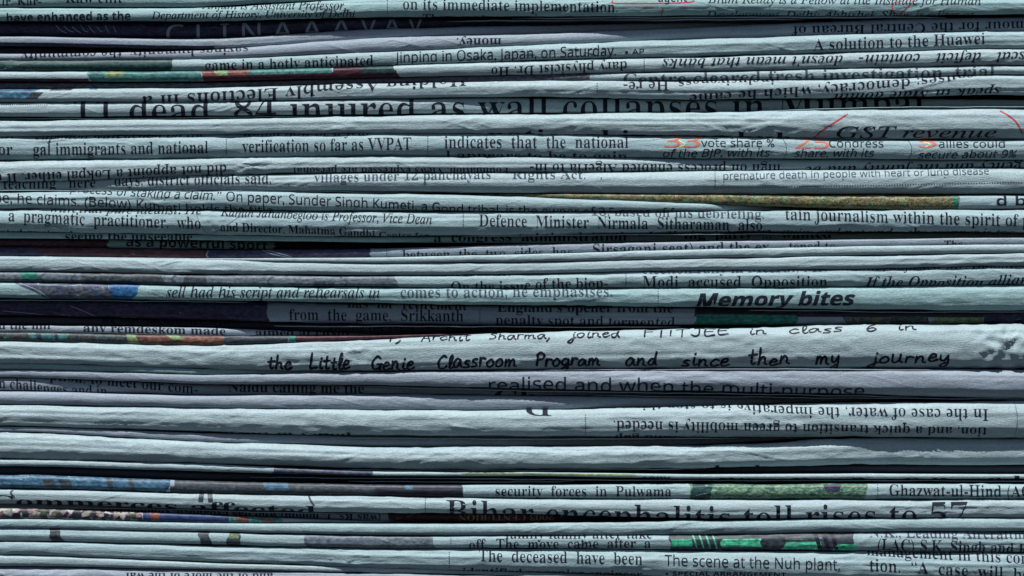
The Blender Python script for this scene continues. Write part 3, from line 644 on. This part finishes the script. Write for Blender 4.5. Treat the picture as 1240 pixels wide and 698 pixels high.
# 26
r = Paper('newspaper with a rust, yellow and teal photo strip at left above the handwriting', [(402.5, 413, 2), (407, 419, 2), (407, 411, 3), (401.5, 402.2, 12), (397.5, 398, 25), (392.6, 393, 30), (392.6, 393, 30)], 3)
photo(r, -170, 300, FIGS, off=.08); photo(r, 155, 226, RUST, sl1=20); photo(r, 226, 272, RUST, .05, 1.0, 20); photo(r, 272, 350, GREYBR, off=.12); photo(r, 350, 357, GREEN); photo(r, 357, 700, MAROON)
photo(r, 154, 166, YGREEN, .05, .9, 4, 8, .16); photo(r, 36, 82, AQUA, .2, .75, 8, -6, .14); photo(r, 44, 50, NAVY, .2, .75, 3, 3, .18); photo(r, 66, 70, NAVY, .2, .7, 3, 3, .18)
photo(r, 208, 224, YGREEN, -.05, .45, 18, 20, .2)
# 27
r = Paper('thick newspaper with black marker handwriting, crumpled at its right end', [(413.5, 440, -1), (419.5, 447, -2), (411.5, 450, -2), (402.5, 448, -2), (398.5, 446, -2), (393, 446, -2), (393, 447, -2)], 2, crumple=1.3, n=2.5, asp=.7, knots=[(1214, 34, 3.4, 77), (430, 26, 1.0, 12)])
handwriting(r, [('I,', 466, 490), ('Archit', 510, 570), ('Sharma,', 592, 668), ('joined', 690, 752), ('FIITJEE', 778, 884), ('in', 906, 930), ('class', 955, 1022), ('6', 1048, 1064), ('in', 1086, 1112)],
            [(466, 414), (668, 410.5), (752, 409), (884, 406.3), (1022, 402.3), (1112, 399)], 7.2, 1.9)
handwriting(r, [('the', 323, 354), ('Little', 374, 424), ('Genie', 449, 502), ('Classroom', 529, 627), ('Program', 648, 728), ('and', 757, 797), ('since', 825, 884), ('then', 905, 958), ('my', 987, 1018), ('journey', 1054, 1152)],
            [(323, 446), (480, 447.5), (627, 443), (880, 442.5), (1018, 441), (1152, 438)], 9.8, 2.7)
# 28
r = Paper('greenish blank newspaper edge at left directly under the handwriting', [(440, 447.5, 3), (447, 454, 2), (450, 451, 10), (448, 448.5, 30), (446, 446.5, 30), (446, 446.5, 30), (447, 447.5, 30)], 1)
# 29
r = Paper('newspaper printed with realised and when the multi-purpose in light sans', [(447.5, 457.5, 3), (454, 466, 2), (451, 466, 1), (448.5, 472, 0), (446.5, 474, 0), (446.5, 478, 0), (447.5, 482, 0)], 3)
text(r, 'realised and when the multi-purpose', 592, 1047, [(592, 470.5), (800, 473), (1047, 477.5)], 13, 'sans', name='headline')
# 29c
r = Paper('shaded newspaper printed with on challenges and to meet our com at left', [(458, 473.5, 4), (466.5, 480, 8), (466.5, 478, 8), (472, 480, 8), (474.5, 482, 14), (478.5, 484, 18), (482, 485, 22)], 3)
text(r, 'on challenges and in', -10, 128, [(-10, 470), (90, 476), (128, 478)], 9, 'serif'); text(r, 'option, to meet our com-', 50, 238, [(50, 460), (115, 466), (238, 478)], 9, 'serif')
text(r, 'Naidu calling me the', 275, 440, [(275, 475), (440, 477)], 8.5, 'serifb'); text(r, 'Ch', 598, 652, 490, 13, 'serifb')
# 30
r = Paper('blank narrow newspaper at left below on challenges, fading into a dark gap', [(474, 490, 2), (480, 494, 2), (478, 497, 4), (480, 497, 4), (482, 492.5, 9), (484, 488, 18), (485, 486, 25)], 3)
# 31
r = Paper('thick newspaper printed upside down with In the case of water at right', [(491, 516.5, 0), (494, 524, 0), (497, 528, 0), (497, 529.5, 0), (492.5, 529.5, 0), (488, 529.5, 0), (486, 531, 0)], 2, crumple=1.25, n=2.35)
text(r, 'policy of the imaging will', 150, 425, [(150, 522), (425, 526)], 6, 'serifb', True); text(r, 'D', 637, 668, 492, 13, 'serif', True)
text(r, 'and gap', 745, 812, [(745, 527), (812, 527)], 7, 'serif', True); vdots(r, 709, 503, 527)
text(r, 'In the case of water, the imperative is to stop this', 770, 1197, [(770, 489), (1000, 494), (1197, 496)], 9.5, 'serif', True)
text(r, 'tion, and a quick transition to green mobility is needed.', 743, 1195, [(743, 509.5), (1000, 514), (1195, 518)], 9, 'serif', True)
dots(r, [(1229 + 3 * math.sin((y - 487) / 14), y) for y in np.arange(488, 529, 2.6)])
# 32
r = Paper('narrow blank newspaper edge between two thick ones at lower left', [(517, 523, 3), (525, 536, 3.5), (529, 542, 6), (530, 542, 8), (530, 541, 11), (530, 532, 20), (531.5, 532, 30)], 3)
# 33
r = Paper('thick blank newspaper below the upside-down water lines, shaded at right', [(523.5, 556, 0), (536, 562, 0), (542, 568, 0), (542, 568, 1), (541, 567, 2.7), (531, 564, 4.9), (532, 565, 5.4)], 2, crumple=1.4)
text(r, 'l    l        l     l', 865, 1068, 571, 8, 'serifb')
# 34
r = Paper('newspaper edge coloured dark as shadow under the thick blank one at right', [(556, 556.5, 30), (562, 562.5, 30), (568, 570, 14), (568, 571.5, 12), (567, 574.5, 11), (564.5, 573.5, 9), (565, 574.5, 9)], 4)  # filler sheet, its dark colour painted in as shadow
r = Paper('very thin pale newspaper edge curving down from the left into the dark gap', [(557, 565, 2), (562, 572, 3), (571.5, 577.5, 2.5), (572, 577, 3), (575, 580.5, 3), (574, 580.5, 3), (575, 580.5, 3)], 2, asp=1.0)
photo(r, 330, 450, GREYBL, off=.08); photo(r, 560, 770, YGREEN, .3, .6, off=.08); text(r, 'copy', 778, 812, 581, 5, 'sansb')
text(r, 'ns    p    r    o g    c ll', 870, 1250, 583, 5.5, 'serifb')
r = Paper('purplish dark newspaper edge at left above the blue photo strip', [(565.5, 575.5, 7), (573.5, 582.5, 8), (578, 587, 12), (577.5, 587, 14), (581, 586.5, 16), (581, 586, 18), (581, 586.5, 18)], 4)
# 35
r = Paper('newspaper with a blue photo strip at left and security forces in Pulwama at centre', [(576, 592, 1.5), (583, 598, 1.5), (587.5, 601, 1.5), (587.5, 604, 1.5), (587, 604.5, 1.5), (586.5, 605, 1.5), (587, 605, 1.5)], 0)
photo(r, -170, 205, BLUE, sl1=-10); photo(r, 205, 560, GREYBR, off=.08); photo(r, 320, 350, BLUE, -.1, .6); photo(r, 455, 560, NEARBLACK, .3, 1.1); photo(r, 490, 500, BLUE, .1, .4, off=.18)
photo(r, 52, 66, GREYBR, .3, 1.1, 4, 6, .14); photo(r, 72, 86, GREYBR, .3, 1.1, 4, 4, .14); photo(r, 130, 136, GREYBR, .1, .9, 5, 5, .14); photo(r, 157, 162, GREYBR, .1, .9, 6, 6, .14); photo(r, 206, 211, PALE, .1, .5, 0, 0, .16)
text(r, 'that does not notice would', 635, 815, 587.5, 8, 'serif'); text(r, 'security  forces  in  Pulwama', 600, 813, [(600, 601), (813, 601.5)], 8.8, 'serif')
photo(r, 836, 1050, LEAFY, sl1=-4); photo(r, 838, 862, DTEAL, off=.13); photo(r, 1000, 1016, NAVY, .15, .5, 5, -4, off=.15, wav=1.5); vdots(r, 1063, 588, 604)
text(r, 'Ghazwat-ul-Hind (AG', 1077, 1250, [(1077, 600.5), (1250, 602)], 9.5, 'serif')
# 36
r = Paper('newspaper with the large serif headline Bihar encephalitis toll rises to 57', [(592.5, 611, 0), (598.5, 617, 0), (601.5, 622, 0), (604.5, 623.5, 0), (605, 629.5, 0), (605.5, 628, 0), (605.5, 627.5, 0)], 2)
text(r, 'Bihar encephalitis toll rises to 57', 540, 1172, [(540, 629), (850, 636), (1172, 632)], 19, 'serifl', name='headline')
text(r, 'Commerces affected', -12, 382, [(-12, 611), (100, 613), (382, 624)], 10.5, 'serifb', name='headline')
strokes(r, [[(17, 593), (13, 597), (17, 602)], [(374, 602), (377, 608), (380, 612)]], 2.4, INKL, 'printed_drawing'); photo(r, 240, 246, GREYBR, -.05, .55, -3, -3); photo(r, 252, 258, GREYBR, -.05, .55, 3, 3); vdots(r, 515, 604, 620)
# 37
r = Paper('dark recessed newspaper edge with small brownish capitals on dark red', [(611, 616, 7), (617, 624, 8), (622, 633, 9), (624, 634, 8), (629.5, 631, 20), (628, 628.4, 30), (627.6, 628, 30)], 3)
photo(r, 470, 680, BRICK); photo(r, 680, 1000, NAVY); text(r, '2003 CENTURION', 555, 671, [(555, 625), (671, 625)], 4.8, 'serifb', True, mat=GOLD)
text(r, '(was Rs. 1, nomm) who has expanded, commodities', 120, 460, [(120, 617), (460, 625)], 6, 'serifb', True)
r = Paper('newspaper with a strip of small printed flowers and royal blue at lower left', [(616, 628.5, 2), (624, 633.5, 2.5), (633, 634.5, 8), (634, 634.5, 25), (630.6, 631, 30), (628, 628.4, 30), (627.6, 628, 30)], 3)
photo(r, -170, 172, FLORAL); photo(r, 172, 276, ROYAL); photo(r, 182, 193, SALMON, .1, .8, 3, -2, .16); photo(r, 276, 340, AQUA, off=.08); photo(r, 285, 300, SALMON, .1, .8, 4, 0, .15); photo(r, 315, 330, SALMON, .4, .9, 4, 0, .15)
# 38
r = Paper('narrow blank newspaper below the flower strip', [(629, 639.5, .5), (634, 644.5, .5), (634.5, 648.5, 0), (634.5, 648.5, 0), (631, 647.5, 0), (628.5, 644.5, 0), (628, 644, 0)], 0)
# 39
r = Paper('newspaper with a bright green photo block and the line The move came after a', [(640, 656, .5), (645, 660, .5), (649, 664.5, .5), (649, 664.5, .5), (648, 666.5, .5), (645, 667.5, .5), (644.5, 669.5, .5)], 0)
for a, b, m in ((60, 75, GREYBR), (242, 256, GREYBR), (275, 290, GREYBR)): photo(r, a, b, m, .02, 1.0, wav=1.5)
photo(r, 277, 288, YGREEN, .25, .5, off=.16, wav=1.0); photo(r, 370, 526, SLATE, .05, 1.0)
text(r, 'family family after take', 612, 790, 652.5, 8.5, 'serif'); text(r, 'off.  The  move  came  after  a', 568, 788, [(568, 664), (788, 664)], 8.8, 'serif'); vdots(r, 546, 650, 662)
photo(r, 812, 1034, GREYBR, wav=1.5); photo(r, 813, 838, EMERALD, .35, .72, 0, 0, .16); photo(r, 874, 922, EMERALD, .35, .72, 4, 12, .16); photo(r, 950, 992, EMERALD, .5, .85, -14, 4, .16); photo(r, 1012, 1036, EMERALD, .6, .98, -4, 2, .16)
for i in range(4): photo(r, 841 + i * 8, 843 + i * 8, EMERALD, .1, .8, 8, 8, .18)
for i in range(3): photo(r, 988 + i * 10, 993 + i * 10, NEARBLACK, .1, 1.0, 9, 9, .2)
text(r, 'N.K., Leading Aircraftman', 1053, 1262, [(1053, 651), (1262, 653)], 9, 'serif', mat=INKL); text(r, '(LAC) S.K. Singh and R', 1063, 1246, [(1063, 666), (1246, 669.5)], 9.8, 'serif')
# 40
r = Paper('lowest full-width newspaper printed with The deceased have been and the Nuh plant', [(656.5, 672, 0), (660.5, 681.5, 0), (665, 688, 0), (665, 693.5, 0), (667, 700, 0), (668, 703, 0), (670.5, 705, 0)], 0, crumple=1.3)
vdots(r, 544, 669, 692); text(r, 'The  deceased  have  been', 580, 778, [(580, 679.5), (778, 684)], 10, 'serif'); text(r, 'identified as senior engineer', 560, 778, [(560, 695), (778, 698)], 8.5, 'serifb')
text(r, 'The scene at the Nuh plant.', 805, 1017, [(805, 685), (1017, 690.5)], 10, 'sans'); text(r, '▪ SPECIAL ARRANGEMENT', 806, 952, [(806, 697), (952, 699)], 5, 'sansb')
text(r, 'management in this con', 1050, 1246, [(1050, 673), (1246, 683)], 9.5, 'serif'); text(r, 'tion.  “A  case  will  be', 1053, 1246, [(1053, 691), (1246, 702)], 9.8, 'serif')
# 41
r = Paper('narrow blank newspaper at bottom left under the lowest full-width one', [(672.5, 686.5, 1), (682, 690, 1), (688, 694, 3), (694, 699, 5), (700.5, 704, 8), (703.5, 706, 10), (705, 706, 12)], 2)
# 42
r = Paper('newspaper at the very bottom edge, mostly cut off, blank grey', [(687.5, 712, 1), (690.5, 714, 1), (694.5, 716, 1), (699.5, 718, 1), (704.5, 720, 1), (706.5, 720, 1), (706, 720, 1)], 3)
text(r, 'and of the more of the war', 150, 330, [(150, 694), (330, 695)], 6, 'serifb', True)

# inner pages slipping out into the gaps under a few of the folds
def under(words):
    return next(q for q in ROLLS if words in q.o['label'])
q = under('as wall collapses'); page_edge(q, [(-170, 144.2, 7), (200, 143.2, 6), (420, 140, 9)], 0); page_edge(q, [(900, 134.5, 8), (1100, 129.6, 4), (1400, 129.2, 4)], 1)
q = under('days, district'); page_edge(q, [(-170, 231.6, 6), (260, 230.4, 5), (520, 233.2, 7)], 0)
q = under('Defence Minister'); page_edge(q, [(560, 286.5, 6), (800, 284, 5), (1020, 283, 6)], 3)
q = under('topmost full-width'); page_edge(q, [(620, 21.6, 9), (860, 20.4, 8), (1150, 20, 8)], 3); page_edge(q, [(540, 24.5, 16), (760, 23.2, 15), (980, 22, 16)], 3)
q = under('Memory bites'); page_edge(q, [(900, 375.8, 9), (1100, 378.2, 9), (1400, 378.6, 8)], 3); page_edge(q, [(-170, 363.5, 6), (120, 364, 7), (300, 366.5, 8)], 1)
q = under('penalty spot'); page_edge(q, [(330, 395.2, 16), (560, 396, 14), (830, 397, 14)], 3)
q = under('thick newspaper with black marker'); page_edge(q, [(600, 449.2, 2.5), (900, 447, 2), (1180, 449, 2.5)], 3)
q = under('realised and when'); page_edge(q, [(430, 468.5, 5), (650, 474.2, 6), (900, 477.5, 8), (1120, 481.5, 9)], 3); page_edge(q, [(700, 479.5, 14), (950, 482, 14), (1400, 485, 9)], 3)
q = under('In the case of water'); page_edge(q, [(380, 531, 6), (620, 532.3, 7), (900, 531.6, 8)], 0)
q = under('thick blank newspaper below'); page_edge(q, [(380, 570, 8), (640, 570.2, 9), (860, 568.6, 9)], 3)
q = under('very thin pale'); page_edge(q, [(300, 579, 10), (560, 580.5, 10), (760, 582.3, 9), (1400, 583.5, 9)], 3); page_edge(q, [(420, 584.5, 12), (700, 584.2, 12)], 3)
q = under('Bihar encephalitis'); page_edge(q, [(-170, 613.2, 6), (180, 617, 6), (420, 623.4, 8)], 3)
q = under('The deceased'); page_edge(q, [(560, 695.5, 5), (800, 702, 5)], 0)
